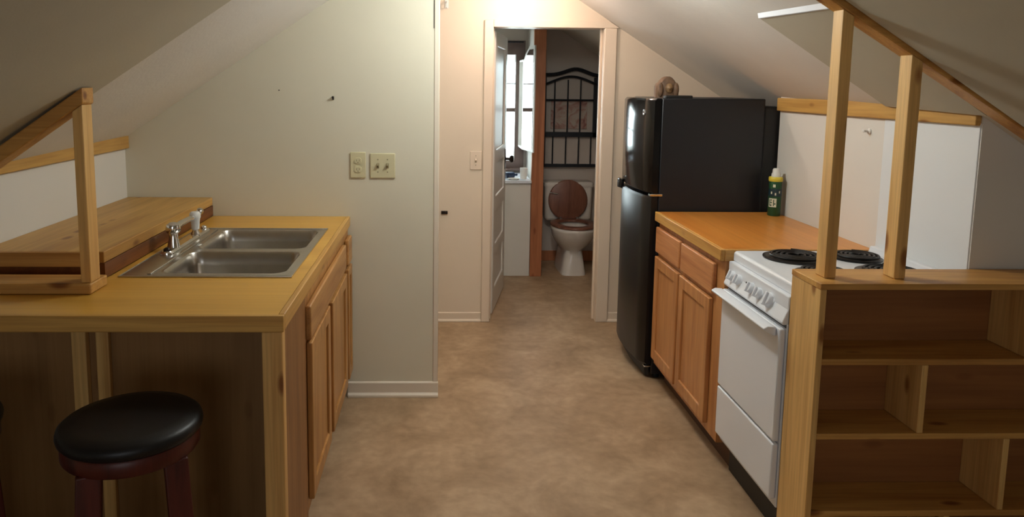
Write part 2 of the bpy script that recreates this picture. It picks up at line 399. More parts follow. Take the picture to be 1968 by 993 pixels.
# bathroom shell
WX0, WX1, WZ0, WZ1 = 0.16, 0.705, 0.86, 1.83
bm = BM(); slab(bm, [-.4, WX0, WX1, 1.95], [0, WZ0, WZ1, 2.24], lambda i, j: i == 1 and j == 1, YB, YB+.1, 'xzy'); struct('wall_bath_back', bm, 'bathwall', smooth=False)
bm = BM(); box(bm, -.3, -.2, YD+.12, YB, 0, 2.24); struct('wall_bath_left', bm, 'bathwall', smooth=False)
bm = BM(); box(bm, 1.88, 1.98, YD+.12, YB, 0, 1.50); struct('wall_bath_right', bm, 'bathwall', smooth=False)
bm = BM(); box(bm, .778, .842, 5.92, YB, 0, 2.2); struct('wall_bath_divider', bm, 'knee', smooth=False)  # whiter than the other bath walls: window light put into its colour
bm = BM(); box(bm, .757, .852, 5.875, 5.922, 0, 2.2); struct('trim_9', bm, 'stud', bevel=.003)
bm = BM(); box(bm, .842, 1.88, YB-.012, YB, 0, .09); struct('baseboard_bath', bm, 'stud', bevel=.003)
# bathroom window
w = thing('window_1', '', '', ((WX0+WX1)/2, YB, WZ0)); del w['label'], w['category']; w['kind'] = 'structure'
bm = BM(); slab(bm, [WX0-.05, WX0+.02, WX1-.035, WX1+.045], [WZ0-.03, WZ0+.035, WZ1-.02, WZ1+.10], lambda i, j: i == 1 and j == 1, YB-.02, YB+.06, 'xzy')
obj('window_frame', bm, 'winwood', w, bevel=.003)
bm = BM(); box(bm, WX0+.02, WX1-.035, YB+.01, YB+.05, 1.318, 1.352); obj('meeting_rail', bm, 'winwood', w, bevel=.002)
bm = BM(); box(bm, WX0+.02, WX1-.035, YB+.02, YB+.04, 1.556, 1.566); obj('muntin', bm, 'winwood', w)
bm = BM(); box(bm, WX0+.02, WX1-.035, YB+.028, YB+.031, WZ0+.035, WZ1-.02); obj('glass_pane', bm, 'glass', w, smooth=False)
bm = BM(); box(bm, WX0-.06, WX1+.055, YB-.05, YB+.02, WZ0-.05, WZ0-.03); obj('window_sill', bm, 'winwood', w, bevel=.003)

# ------------------------------------------------------------------ grey ceiling sheets over the near room
def sheet(side, ya, yb, x0, x1, t, name, label):
    f = zl if side == 'l' else zr; bm = BM(); P = []
    for y in (ya, yb): P.append([(x0, y, f(x0, y)-t), (x1, y, f(x1, y)-t), (x1, y, f(x1, y)-.001), (x0, y, f(x0, y)-.001)])
    loft(bm, P); o = obj(name, bm, 'sheet', None, smooth=False, loc=(x0, ya, f(x0, ya)-t)); tag(o, label, 'ceiling panel'); return o
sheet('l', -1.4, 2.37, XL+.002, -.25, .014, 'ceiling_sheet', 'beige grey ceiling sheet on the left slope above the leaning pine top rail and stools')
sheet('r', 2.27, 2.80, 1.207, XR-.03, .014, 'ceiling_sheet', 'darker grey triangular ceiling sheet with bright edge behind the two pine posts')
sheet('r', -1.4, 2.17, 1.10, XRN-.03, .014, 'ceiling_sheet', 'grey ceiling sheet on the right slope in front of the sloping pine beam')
bm = BM(); P = []
for y in (2.27, 2.80): P.append([(1.203, y, zr(1.203, y)-.0165), (1.2068, y, zr(1.2068, y)-.0165), (1.2068, y, zr(1.2068, y)-.001), (1.199, y, zr(1.199, y)-.001)])
loft(bm, P); tag(obj('lit_edge_strip', bm, 'white_e', None, loc=(1.203, 2.27, zr(1.203, 2.27))), 'thin white strip painting the lit edge of the grey triangular ceiling sheet', 'edging')  # white colour paints the sheet's cut edge catching the light

# ------------------------------------------------------------------ left counter: sink base cabinet
def cab_door(parent, name, xf, sgn, y0, y1, z0, z1, mat, rail=.055, th=.02, flat=False):
    """framed door on an X-facing cabinet front; xf = outer face, sgn = direction it faces"""
    xb = xf - sgn*th; a, b = sorted((xf, xb))
    bm = BM()
    if flat:
        box(bm, a, b, y0, y1, z0, z1); return obj(name, bm, mat, parent, bevel=.006, seg=3)
    slab(bm, [y0, y0+rail, y1-rail, y1], [z0, z0+rail, z1-rail, z1], lambda i, j: i == 1 and j == 1, a, b, 'yzx')
    d = obj(name, bm, mat, parent, bevel=.004, seg=3)
    bm = BM(); xo = xf - sgn*.009
    a2, b2 = sorted((xo, xb + sgn*.002))
    box(bm, a2, b2, y0+rail-.006, y1-rail+.006, z0+rail-.006, z1-rail+.006)
    obj('panel', bm, mat, d)
    return d
XF = -.412
t = thing('sink_cabinet', 'honey oak base cabinet with three doors under the steel sink', 'cabinet', (-.75, 2.95, 0))
bm = BM(); slab(bm, [2.355, 2.40, 2.80, 2.875, 3.34, 3.395, 3.525, YP-.004], [.095, .16, .665, .705, .81, .86], lambda i, j: i in (1, 3, 5) and j in (1, 3), XF-.042, XF-.021, 'yzx')
obj('face_frame', bm, 'oak_l', t, bevel=.002)
bx('side_panel', 'oak_dk', t, -1.05, XF-.0425, 2.355, 2.373, 0, .86)
bx('back_panel', 'oak_dk', t, -1.068, -1.051, 2.355, YP-.004, 0, .86)
bx('bottom_panel', 'oak_dk', t, -1.05, XF-.0425, 2.374, YP-.004, .095, .112)
bx('toe_kick', 'kick', t, XF-.09, XF-.075, 2.374, YP-.004, 0, .0945)
DZ0, DZ1 = .140, .682
cab_door(t, 'door', XF, 1, 2.380, 2.802, DZ0, DZ1+.01, 'oak_l')
cab_door(t, 'door', XF, 1, 2.872, 3.335, DZ0, DZ1, 'oak_l')
cab_door(t, 'door', XF, 1, 3.398, 3.532, DZ0+.005, DZ1, 'oak_l', rail=.04)
cab_door(t, 'drawer_front', XF, 1, 2.365, 3.310, .706, .822, 'oak_ly', flat=True)
cab_door(t, 'drawer_front', XF, 1, 3.398, 3.532, .700, .822, 'oak_ly', flat=True)
# countertop (L shaped, with the hole for the sink)
CT = .91; XE = -.4215; YE = 1.984; XRI = -1.078
t = thing('countertop', 'honey coloured L shaped wooden countertop around the sink on the left', 'countertop', (-.75, 2.6, CT-.045))
bm = BM(); xs = [XL+.001, XRI+.001, -1.02, -.50, XE-.018]; ys = [YE+.018, 2.415, 3.19, YP-.002]
slab(bm, xs, ys, lambda i, j: (i == 0 and j >= 1) or (i == 2 and j == 1), CT-.045, CT, 'xyz')
obj('top', bm, 'top_l', t)
bx('front_edging', 'edge_x', t, XL+.001, XE, YE, YE+.018, CT-.046, CT+.001, bevel=.003)
bx('side_edging', 'edge_y', t, XE-.018, XE, YE+.0185, YP-.002, CT-.046, CT+.001, bevel=.003)
# bar end below the countertop
t = thing('breakfast_bar', 'dark plywood breakfast bar with battens and corner stile below the left countertop', 'bar', (-.95, 2.2, 0))
bx('back_panel', 'ply', t, XL+.001, -.445, 2.30, 2.318, 0, CT-.047)
bx('batten', 'pine_z', t, -1.147, -1.102, 2.272, 2.299, 0, CT-.047, bevel=.003)
bx('batten', 'pine_z', t, -1.074, -1.034, 2.278, 2.299, 0, CT-.047, bevel=.003)
bx('end_panel', 'oak_dk', t, -.443, -.428, 2.030, 2.352, 0, CT-.047)
bx('stile', 'pine_z', t, -.484, -.427, 1.990, 2.029, 0, CT-.047, bevel=.003)
# raised ledge behind the sink
t = thing('raised_ledge', 'wide raised pine ledge board with dark riser behind the sink', 'ledge', (-1.28, 2.96, CT))
bx('ledge_board', 'pine_y', t, XL+.002, XRI-.001, 2.377, YP-.002, .962, 1.0, bevel=.003)
bx('front_board', 'pine_x', t, XL+.002, XRI-.02, 2.362, 2.3765, .952, 1.0, bevel=.003)
bx('riser', 'riser', t, XRI-.018, XRI, 2.378, YP-.002, CT+.001, .961, bevel=.001)
bx('front_riser', 'riser', t, XL+.002, XRI-.019, 2.385, 2.40, CT+.001, .951, bevel=.001)
# base plate, post and leaning top rail of the left half wall
o = bx('sill_board', 'pine_x', None, XL+.002, -1.038, 2.190, 2.305, CT+.001, .944, bevel=.005, loc=(-1.24, 2.25, CT)); tag(o, 'low pine base board on the left bar counter under the post', 'board')
def post(x0, x1, y0, y1, z0, zf, label):
    """upright post whose top is cut to the slope zf(x) of the beam above it"""
    bm = BM(); prism(bm, [(x0, z0), (x1, z0), (x1, zf(x1)), (x0, zf(x0))], 'y', y0, y1)
    o = obj('support_post', bm, 'pine_z', None, bevel=.003, loc=((x0+x1)/2, (y0+y1)/2, z0)); tag(o, label, 'post')
def plate(name, x0, x1, zf, h, y0, y1, label, mat='pine_x'):
    bm = BM(); prism(bm, [(x0, zf(x0)-h), (x1, zf(x1)-h), (x1, zf(x1)), (x0, zf(x0))], 'y', y0, y1)
    o = obj(name, bm, mat, None, bevel=.004, loc=(x0, y0, zf(x0))); tag(o, label, 'beam')
def lp(x): return 1.524 + .698*(x + 1.044)
post(-1.070, -1.040, 2.198, 2.262, .9445, lambda x: lp(x) - .0475, 'short pine post standing on the left bar counter')
plate('top_rail', XL+.004, -1.036, lp, .047, 2.195, 2.268, 'dark edged pine rail leaning down the left slope to the short post')

# ------------------------------------------------------------------ sink
SX0, SX1, SY0, SY1 = -1.042, -.4805, 2.393, 3.210; SZ = CT+.004
t = thing('kitchen_sink', 'stainless steel double bowl sink set into the left countertop', 'sink', ((SX0+SX1)/2, (SY0+SY1)/2, CT))
def basin(bm, cell, hole, depth=.165, r=.040, seg=6):
    hp = rrect(*hole, r, seg); x0, x1, y0, y1 = cell; out = []
    corners = [(x1, y1), (x0, y1), (x0, y0), (x1, y0)]
    for q in range(4):
        cx, cy = corners[q]
        for k in range(seg+1):
            px, py = hp[q*(seg+1)+k]
            f = k/seg
            if f == .5: out.append((cx, cy))
            elif (f < .5) == (q % 2 == 0): out.append((cx, py))
            else: out.append((px, cy))
    hx0, hx1, hy0, hy1 = hole
    def ins(d, rr, z): return [(x, y, z) for x, y in rrect(hx0+d, hx1-d, hy0+d, hy1-d, rr, seg)]
    rings = [[(x, y, SZ) for x, y in out], ins(-.010, r+.010, SZ), ins(-.004, r+.004, SZ+.002), ins(0, r, SZ-.002), ins(.006, r, SZ-.05),
             ins(.010, r, SZ-depth+.03), ins(.022, r*.95, SZ-depth+.006), ins(.045, r*.7, SZ-depth), ins(.11, .03, SZ-depth-.003)]
    loft(bm, rings, cap0=False)
bm = BM()
XM, YM = -.935, 2.776
basin(bm, (XM, SX1, SY0, YM), (-.918, -.512, 2.432, 2.748)); basin(bm, (XM, SX1, YM, SY1), (-.918, -.512, 2.806, 3.168))
v = [bm.verts.new(p) for p in ((SX0, SY0, SZ), (XM, SY0, SZ), (XM, SY1, SZ), (SX0, SY1, SZ))]; bm.faces.new(v)
# turned-down rim and deck ridge
for (a, b) in (((SX0, SY0), (SX1, SY0)), ((SX1, SY0), (SX1, SY1)), ((SX1, SY1), (SX0, SY1)), ((SX0, SY1), (SX0, SY0))):
    q = [bm.verts.new(p) for p in ((a[0], a[1], SZ), (b[0], b[1], SZ), (b[0], b[1], CT), (a[0], a[1], CT))]; bm.faces.new(q)
bmesh.ops.remove_doubles(bm, verts=bm.verts[:], dist=1e-5)
obj('bowls', bm, 'steel', t, angle=50)
bm = BM(); tube(bm, [(SX0, SY0, SZ-.001), (SX1, SY0, SZ-.001), (SX1, SY1, SZ-.001), (SX0, SY1, SZ-.001)], .0035, 8, closed=True); obj('rim', bm, 'steel', t)
for yc in (2.59, 2.987):
    bm = BM(); lathe(bm, [(.042, SZ-.168), (.042, SZ-.1655), (.034, SZ-.1652), (.030, SZ-.1668), (.006, SZ-.1668)], (-.715, yc, 0), 28); obj('drain', bm, 'chrome', t)
# ridge on the deck
bm = BM(); box(bm, -.962, -.948, SY0+.03, SY1-.03, SZ-.001, SZ+.0035); obj('deck_ridge', bm, 'steel', t, bevel=.002)
# faucet
t = thing('faucet', 'chrome kitchen faucet with white spray end on the sink deck', 'faucet', (-1.0, 2.86, SZ))
bm = BM(); loft(bm, [[(x, y, z) for x, y in rrect(-1.0-w_, -1.0+w_, 2.70-w_*.3, 3.16+w_*.3, w_*.98, 6)] for w_, z in ((.026, SZ), (.026, SZ+.006), (.018, SZ+.013))]); obj('base_plate', bm, 'chrome', t)
bm = BM(); lathe(bm, [(.024, SZ+.010), (.022, SZ+.02), (.017, SZ+.045), (.016, SZ+.062), (.025, SZ+.07), (.028, SZ+.083), (.024, SZ+.098), (.012, SZ+.106), (.002, SZ+.108)], (-1.0, 2.785, 0), 28); obj('body', bm, 'chrome', t)
bm = BM(); tube(bm, [(-1.0, 2.79, SZ+.078), (-1.0, 2.86, SZ+.086), (-.997, 2.95, SZ+.088), (-.995, 3.02, SZ+.085)], [.013, .012, .011, .011], 12); obj('spout', bm, 'chrome', t)
bm = BM(); lathe(bm, [(.008, SZ+.028), (.016, SZ+.035), (.017, SZ+.06), (.019, SZ+.075), (.022, SZ+.083), (.022, SZ+.098), (.016, SZ+.106), (.003, SZ+.108)], (-.994, 3.022, 0), 24); so = obj('spray_head', bm, 'white_p', t); so['label'] = 'white plastic spray head'
bm = BM(); lathe(bm, [(.020, SZ+.010), (.018, SZ+.018), (.011, SZ+.030), (.010, SZ+.036)], (-.994, 3.022, 0), 24); obj('spray_base', bm, 'chrome', t)
bm = BM(); tube(bm, [(-.994, 3.03, SZ+.092), (-.994, 3.075, SZ+.096)], .006, 10); lathe(bm, [(.003, 3.07), (.012, 3.073), (.015, 3.085), (.012, 3.097), (.003, 3.1)], (-.994, 0, SZ+.097), 18, 'y'); obj('lever', bm, 'chrome', t)
for yy in (2.715, 3.150):
    bm = BM(); lathe(bm, [(.013, SZ+.010), (.013, SZ+.018), (.008, SZ+.024), (.002, SZ+.026)], (-1.0, yy, 0), 18); obj('cap_screw', bm, 'brass' if yy < 3 else 'chrome', t)

# ------------------------------------------------------------------ wall plates, nails
def outlet(loc, label):
    x, y, z = loc
    t = thing('wall_outlet', label, 'outlet', loc)
    bx('cover_plate', 'ivory', t, x-.037, x+.037, y-.007, y-.0005, z-.0625, z+.0625, bevel=.003)
    for dz in (-.021, .021):
        bm = BM(); loft(bm, [[(x+u, yy, z+dz+v) for u, v in rrect(-.0165, .0165, -.014, .014, .010, 5)] for yy in (y-.0068, y-.010)]); s = obj('socket', bm, 'ivory', t)
        bm = BM(); box(bm, x-.008, x-.0055, y-.0105, y-.0098, z+dz-.003, z+dz+.006); box(bm, x+.0055, x+.008, y-.0105, y-.0098, z+dz-.003, z+dz+.006); box(bm, x-.0025, x+.0025, y-.0105, y-.0098, z+dz-.010, z+dz-.006); obj('slots', bm, 'ivory_d', s)
    return t
def switch(loc, n, label, mat='ivory'):
    x, y, z = loc; hw = .037 if n == 1 else .060
    t = thing('light_switch', label, 'switch', loc)
    bx('cover_plate', mat, t, x-hw, x+hw, y-.007, y-.0005, z-.0600, z+.0600, bevel=.003)
    for k in range(n):
        xc = x + (k-(n-1)/2)*.046
        bm = BM(); obox(bm, (xc, y-.012, z+.003), (1,0,0), (0, .85, .53), (0, -.53, .85), .0045, .010, .006); obj('toggle', bm, 'ivory_d' if n > 1 else mat, t, bevel=.001)
        bm = BM(); box(bm, xc-.006, xc+.006, y-.0078, y-.0068, z-.012, z+.012); obj('toggle_slot', bm, 'ivory_d', t)
        for dz in (-.03, .03):
            bm = BM(); lathe(bm, [(.003, y-.0068), (.003, y-.0078), (.001, y-.008)], (xc, 0, z+dz), 10, 'y'); obj('screw', bm, 'ivory_d', t)
    return t
outlet((-.381, YP, 1.161), 'ivory outlet plate beside the double switch above the sink counter')
switch((-.263, YP, 1.158), 2, 'ivory double light switch plate on the kitchen partition wall')
switch((.246, YD, 1.067), 1, 'single cream light switch plate left of the bathroom door', 'casing')
for (x, z, r, l) in ((-.497, 1.483, .0055, 'larger dark nail hook high on the switch wall'), (-.749, 1.514, .003, 'tiny nail left of the nail hook on the switch wall')):
    bm = BM(); lathe(bm, [(.4*r, YP), (.4*r, YP-.012), (r, YP-.012), (r, YP-.015), (.3*r, YP-.0155)], (x, 0, z), 12, 'y')
    if r > .004: box(bm, x-.004, x+.004, YP-.006, YP, z-.012, z+.004)
    tag(obj('wall_nail', bm, 'brass', None, loc=(x, YP, z)), l, 'nail')
bm = BM(); box(bm, .026, .068, YD-.012, YD, .718, .738); lathe(bm, [(.006, YD-.012), (.006, YD-.02), (.002, YD-.021)], (.056, 0, .728), 12, 'y')
tag(obj('door_catch', bm, 'brass', None, bevel=.002, loc=(.047, YD, .728)), 'small dark metal catch on the hall wall by the partition corner', 'catch')
bm = BM(); tube(bm, [(.052, YD, 2.06), (.052, YD-.02, 2.058), (.050, YD-.034, 2.045), (.050, YD-.032, 2.025), (.050, YD-.02, 2.02)], .005, 8); box(bm, .040, .064, YD-.004, YD, 2.02, 2.075)
tag(obj('wall_hook', bm, 'white_p', None, loc=(.052, YD, 2.05)), 'white hook near the ceiling on the hall wall', 'hook')
bm = BM(); lathe(bm, [(.012, XR), (.012, XR-.006), (.004, XR-.010), (.004, XR-.025), (.008, XR-.028), (.002, XR-.031)], (0, 2.94, 1.377), 14, 'x')
tag(obj('wall_hook', bm, 'white_p', None, loc=(XR, 2.94, 1.377)), 'small white hook on the white right wall behind the posts', 'hook')

# ------------------------------------------------------------------ right base cabinet and countertop
XC = 1.143
t = thing('base_cabinet', 'honey oak base cabinet with two drawers and two doors beside the stove', 'cabinet', (1.44, 3.27, 0))
bm = BM(); box(bm, XC+.001, XR-.002, 2.838, 3.715, .105, CT-.046); obj('body', bm, 'oak', t, bevel=.002)
bx('toe_kick', 'kick', t, 1.205, XR-.01, 2.838, 3.715, 0, .105)
XD = XC-.019
cab_door(t, 'drawer_front', XD, -1, 3.340, 3.708, .705, .835, 'oak_y', flat=True)
cab_door(t, 'drawer_front', XD, -1, 2.915, 3.315, .705, .835, 'oak_y', flat=True)
cab_door(t, 'door', XD, -1, 3.345, 3.708, .140, .682, 'oak')
cab_door(t, 'door', XD, -1, 2.940, 3.320, .140, .682, 'oak')
t = thing('countertop', 'amber wooden countertop between the black refrigerator and the stove', 'countertop', (1.43, 3.27, CT-.045))
bx('top', 'top_r', t, 1.1385, XR-.001, 2.8485, 3.722, CT-.045, CT, bevel=.001)
bx('front_edging', 'edge_y', t, 1.1205, 1.138, 2.832, 3.722, CT-.046, CT+.001, bevel=.003)
bx('side_edging', 'pine_x', t, 1.1385, XR-.001, 2.832, 2.848, CT-.046, CT+.001, bevel=.003)

# ------------------------------------------------------------------ stove
SYa, SYb = 2.325, 2.828
t = thing('electric_stove', 'small white electric range with four black coil burners', 'stove', (1.43, 2.577, 0))
bm = BM(); box(bm, 1.154, XR-.006, SYa, SYb, .13, .868); obj('body', bm, 'white_e', t, bevel=.004)
bx('toe_kick', 'blackmat', t, 1.195, XR-.02, SYa+.01, SYb-.01, .0, .13)
bm = BM(); prism(bm, [(1.172, .868), (XR-.006, .868), (XR-.006, .93), (XR-.03, .93), (XR-.036, .908), (1.181, .908), (1.172, .900)], 'y', SYa-.002, SYb+.002)
obj('cooktop', bm, 'white_e', t, bevel=.004, seg=3)
# sloped control panel
A = Vector((1.170, .862)); B = Vector((1.136, .776))
bm = BM(); prism(bm, [(A.x, A.y), (1.20, .862), (1.20, .772), (B.x+.004, .772), (B.x, B.y+.004)], 'y', SYa, SYb); cp = obj('control_panel', bm, 'white_e', t, bevel=.003, seg=3)
dn = Vector((A.x-B.x, 0, A.y-B.y)).normalized(); nx = Vector((-dn.z, 0, dn.x))
def knob(yc, r, f=.5):
    c = Vector((B.x + (A.x-B.x)*f, yc, B.y + (A.y-B.y)*f)); e1 = Vector((0, 1, 0)); e2 = dn
    def ring(rr, h): return [tuple(c + nx*h + e1*rr*math.cos(2*math.pi*k/24) + e2*rr*math.sin(2*math.pi*k/24)) for k in range(24)]
    bm = BM(); loft(bm, [ring(r*1.12, -.001), ring(r*1.12, .003), ring(r, .005), ring(r*.93, .016), ring(r*.80, .019)])
    k = obj('knob', bm, 'white_e', t)
    bm = BM(); obox(bm, c + nx*.019, e1, e2, nx, r*.22, r*.92, .008); obj('grip', bm, 'white_e', k, bevel=.002)
for yc, r in ((2.773, .020), (2.713, .020), (2.600, .020), (2.535, .020), (2.452, .026)): knob(yc, r)
bm = BM(); c = Vector((B.x + (A.x-B.x)*.62, 2.655, B.y + (A.y-B.y)*.62)); obox(bm, c, (0,1,0), dn, nx, .005, .007, .003); obj('indicator_light', bm, 'blackmat', t, bevel=.001)
bx('panel_gap', 'blackmat', t, 1.1525, 1.17, SYa+.004, SYb-.004, .760, .775, bevel=0)
bm = BM(); box(bm, 1.132, 1.1535, SYa+.003, SYb-.003, .366, .757); od = obj('oven_door', bm, 'white_e', t, bevel=.006, seg=3)
bm = BM(); prism(bm, [(1.088, .752), (1.089, .745), (1.122, .727), (1.131, .727), (1.131, .757), (1.103, .760)], 'y', SYa+.025, SYb-.002); obj('handle', bm, 'white_e', od, bevel=.004, seg=3)
bm = BM(); box(bm, 1.132, 1.1535, SYa+.003, SYb-.003, .160, .358); obj('bottom_drawer', bm, 'white_e', t, bevel=.006, seg=3)
def burner(xc, yc, r):
    zc = .9085
    bm = BM(); lathe(bm, [(r*1.02, zc), (r*1.14, zc+.001), (r*1.14, zc+.005), (r*1.04, zc+.006), (r*.9, zc-.004+.005), (r*.3, zc+.001)], (xc, yc, 0), 36); b = obj('burner', bm, 'pan', t)
    pts = []; turns = 4.2; n = int(turns*26)
    for k in range(n+1):
        a = 2*math.pi*turns*k/n; rr = r*.20 + r*.80*k/n; pts.append((xc+rr*math.cos(a), yc+rr*math.sin(a), zc+.013))
    bm = BM(); tube(bm, pts, .0052, 7); obj('coil', bm, 'coil', b)
burner(1.350, 2.700, .098); burner(1.590, 2.705, .080); burner(1.335, 2.465, .078); burner(1.575, 2.470, .096)

# ------------------------------------------------------------------ bookshelf half wall on the right
BX0, BX1, BY0, BY1, BT = 1.155, 2.245, 2.134, 2.316, .965
t = thing('bookshelf', 'low pine shelf unit with open cubbies in front of the stove', 'shelf unit', (1.7, 2.22, 0))
TB = .019
bx('top_board', 'pine_x', t, BX0-.002, BX1, BY0-.003, BY1, BT-TB, BT, bevel=.002)
bx('side_panel', 'pine_z', t, BX0, BX0+TB, BY0, BY1, 0, BT-TB-.0005, bevel=.002)
bx('side_panel', 'pine_z', t, BX1-TB, BX1, BY0, BY1, 0, BT-TB-.0005, bevel=.002)
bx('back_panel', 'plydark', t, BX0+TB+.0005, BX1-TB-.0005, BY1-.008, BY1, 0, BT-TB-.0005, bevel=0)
for z in (.709, .470, .215): bx('shelf', 'pine_x', t, BX0+TB+.0005, BX1-TB-.0005, BY0+.001, BY1-.0085, z, z+TB, bevel=.002)
bx('divider', 'pine_z', t, 1.815, 1.815+TB, BY0+.002, BY1-.0085, .7285, BT-TB-.0005)
bx('divider', 'pine_z', t, 1.489, 1.489+TB, BY0+.002, BY1-.0085, .4895, .7085)
bx('divider', 'pine_z', t, 1.768, 1.768+TB, BY0+.002, BY1-.0085, .2345, .4695)
bx('divider', 'pine_z', t, 1.60, 1.60+TB, BY0+.002, BY1-.0085, .0, .2145)
def rp(x): return 1.803 - .61*(x - 1.230)
post(1.195, 1.230, 2.192, 2.250, BT+.0005, lambda x: rp(x) - .0445, 'taller pine post nearer the stove front on the shelf unit')
post(1.409, 1.444, 2.186, 2.246, BT+.0005, lambda x: rp(x) - .0445, 'shorter pine post closer to the right wall on the shelf unit')
plate('sloped_beam', .90, 2.20, rp, .044, 2.190, 2.262, 'sloping pine beam under the right ceiling resting on the two posts')

# ------------------------------------------------------------------ refrigerator
FYa, FYb, FT = 3.742, 4.290, 1.490
t = thing('refrigerator', 'black top freezer refrigerator beside the amber counter', 'refrigerator', (1.4, 4.0, 0))
bm = BM(); box(bm, 1.140, 1.672, FYa, FYb, .03, FT); obj('body', bm, 'blackside', t, bevel=.006)
bm = BM(); box(bm, 1.672, 1.765, FYa+.015, FYb-.02, .06, 1.452); obj('rear_cover', bm, 'blackmat', t, bevel=.012, seg=3)
def fdoor(name, z0, z1):
    n = 14; rings = []
    for z, ins in ((z0, .012), (z0+.012, 0), (z1-.012, 0), (z1, .012)):
        ring = []
        for k in range(n+1):
            s = k/n; y = FYa + (FYb-FYa)*s
            bul = .030*(1-(2*s-1)**2)
            edge = .018*max(0, 1-min(s, 1-s)/.05)**2
            ring.append((1.085 - bul + edge + ins, y, z))
        ring += [(1.137, FYb, z), (1.137, FYa, z)]
        rings.append(ring)
    bm = BM(); loft(bm, rings); return obj(name, bm, 'black', t, angle=45)
fd = fdoor('freezer_door', 1.000, FT-.002); rd = fdoor('fridge_door', .085, .985); rd.data.materials[0] = M['black2']
bm = BM(); prism(bm, [(1.060, 4.20), (1.050, 4.25), (1.062, 4.285), (1.078, 4.285), (1.078, 4.20)], 'z', .965, 1.018); obj('handle', bm, 'black', fd, bevel=.005)
bx('hinge', 'chrome', t, 1.095, 1.160, FYa-.004, FYa+.03, .986, .998, bevel=.002)
bx('hinge_cover', 'blackmat', t, 1.16, 1.300, FYa+.012, FYa+.060, FT-.004, FT+.014, bevel=.005)
bm = BM(); loft(bm, [[(x, y, z) for (x, y) in ((1.135, FYa+.02), (1.135, FYb-.02), (1.112, FYb-.03), (1.098, (FYa+FYb)/2), (1.112, FYa+.03))] for z in (.018, .08)]); obj('kick_grille', bm, 'blackmat', t, bevel=.004)
bx('lower_hinge', 'chrome', t, 1.105, 1.15, FYa+.01, FYa+.04, .066, .074, bevel=.002)
for yy in (FYa+.05, FYb-.05):
    bm = BM(); lathe(bm, [(.018, 0), (.018, .022), (.010, .03)], (1.18, yy, 0), 16); obj('foot', bm, 'blackmat', t)
# round grey monogram badge on the freezer door
yb = FYa+.078; s_ = (yb-FYa)/(FYb-FYa); xb_ = 1.085-.030*(1-(2*s_-1)**2)
bm = BM(); lathe(bm, [(.015, xb_+.004), (.015, xb_-.003), (.012, xb_-.004), (.011, xb_-.003), (.002, xb_-.003)], (0, yb, 1.415), 24, 'x'); bd = obj('badge', bm, 'badge', fd)
bm = BM(); tube(bm, [(xb_-.0035, yb+.007*math.cos(a)*(1-.08*k), 1.415+.007*math.sin(a)*(1-.08*k)) for k, a in enumerate([i*.7 for i in range(10)])], .0012, 6); obj('monogram', bm, 'blackmat', bd)
# carved figurine on top
t = thing('figurine', 'small carved brown figurine with gilt face standing on the refrigerator', 'figurine', (1.222, 3.955, FT))
def prof(pts, y0, y1):
    bm = BM(); n = len(pts); cy = (y0+y1)/2; cx_ = 1.222
    rings = []
    for f, y in ((.86, y0), (1.0, y0+.014), (1.0, y1-.014), (.86, y1)):
        rings.append([(cx_ + px*f, y, FT + (pz-.05)*f + .05 if pz > .001 else FT) for px, pz in pts])
    loft(bm, rings); return bm
half = [(.060, 0), (.061, .03), (.060, .058), (.054, .074), (.044, .080), (.036, .092), (.022, .106), (.008, .112)]
pts = half + [(-x, z) for x, z in half[::-1]]
obj('body', prof(pts, 3.920, 3.985), 'carved', t, smooth=True, angle=60)
bm = BM(); bmesh.ops.create_uvsphere(bm, u_segments=20, v_segments=12, radius=1)
for v in bm.verts: v.co = Vector((1.227+v.co.x*.020, 3.918+v.co.y*.014, FT+.050+v.co.z*.026))
obj('face', bm, 'gold', t)
for sx in (-1, 1):
    bm = BM(); bmesh.ops.create_uvsphere(bm, u_segments=16, v_segments=10, radius=1)
    for v in bm.verts: v.co = Vector((1.222+sx*.042+v.co.x*.015, 3.918+v.co.y*.012, FT+.042+v.co.z*.038))
    obj('wing', bm, 'carved', t)
bm = BM(); bmesh.ops.create_uvsphere(bm, u_segments=16, v_segments=10, radius=1)
for v in bm.verts: v.co = Vector((1.224+v.co.x*.008, 3.900+v.co.y*.007, FT+.052+v.co.z*.010))
obj('nose', bm, 'gold', t)

# spray can
cx_, cy_ = 1.693, 3.625
t = thing('spray_can', 'green cleaner can with yellow ring and white cap on the amber counter', 'can', (cx_, cy_, CT))
bm = BM(); lathe(bm, [(.029, CT+.0005), (.031, CT+.004), (.031, CT+.172), (.029, CT+.176)], (cx_, cy_, 0), 32); obj('body', bm, 'green', t)
bm = BM(); lathe(bm, [(.0325, CT+.174), (.0335, CT+.177), (.0335, CT+.192), (.031, CT+.196), (.026, CT+.197)], (cx_, cy_, 0), 32); so = obj('ring', bm, 'yellow', t); so['label'] = 'yellow collar'
bm = BM(); lathe(bm, [(.022, CT+.196), (.021, CT+.212), (.018, CT+.216), (.017, CT+.232), (.013, CT+.238), (.002, CT+.239)], (cx_, cy_, 0), 28); so = obj('cap', bm, 'white_p', t); so['label'] = 'white spray cap'
def wrap(name, mat, a0, a1, z0, z1, rad=.0315, parent=t):
    bm = BM(); n = 10; ri = []
    for z in (z0, z1): ri.append([bm.verts.new((cx_+rad*math.cos(R(a0+(a1-a0)*k/n)), cy_+rad*math.sin(R(a0+(a1-a0)*k/n)), CT+z)) for k in range(n+1)])
    for k in range(n): bm.faces.new((ri[0][k], ri[0][k+1], ri[1][k+1], ri[1][k]))
    return obj(name, bm, mat, parent)
lb = wrap('label_band', 'teal', 170, 330, .100, .138)
wrap('brand_patch', 'labelw', 190, 262, .046, .090)
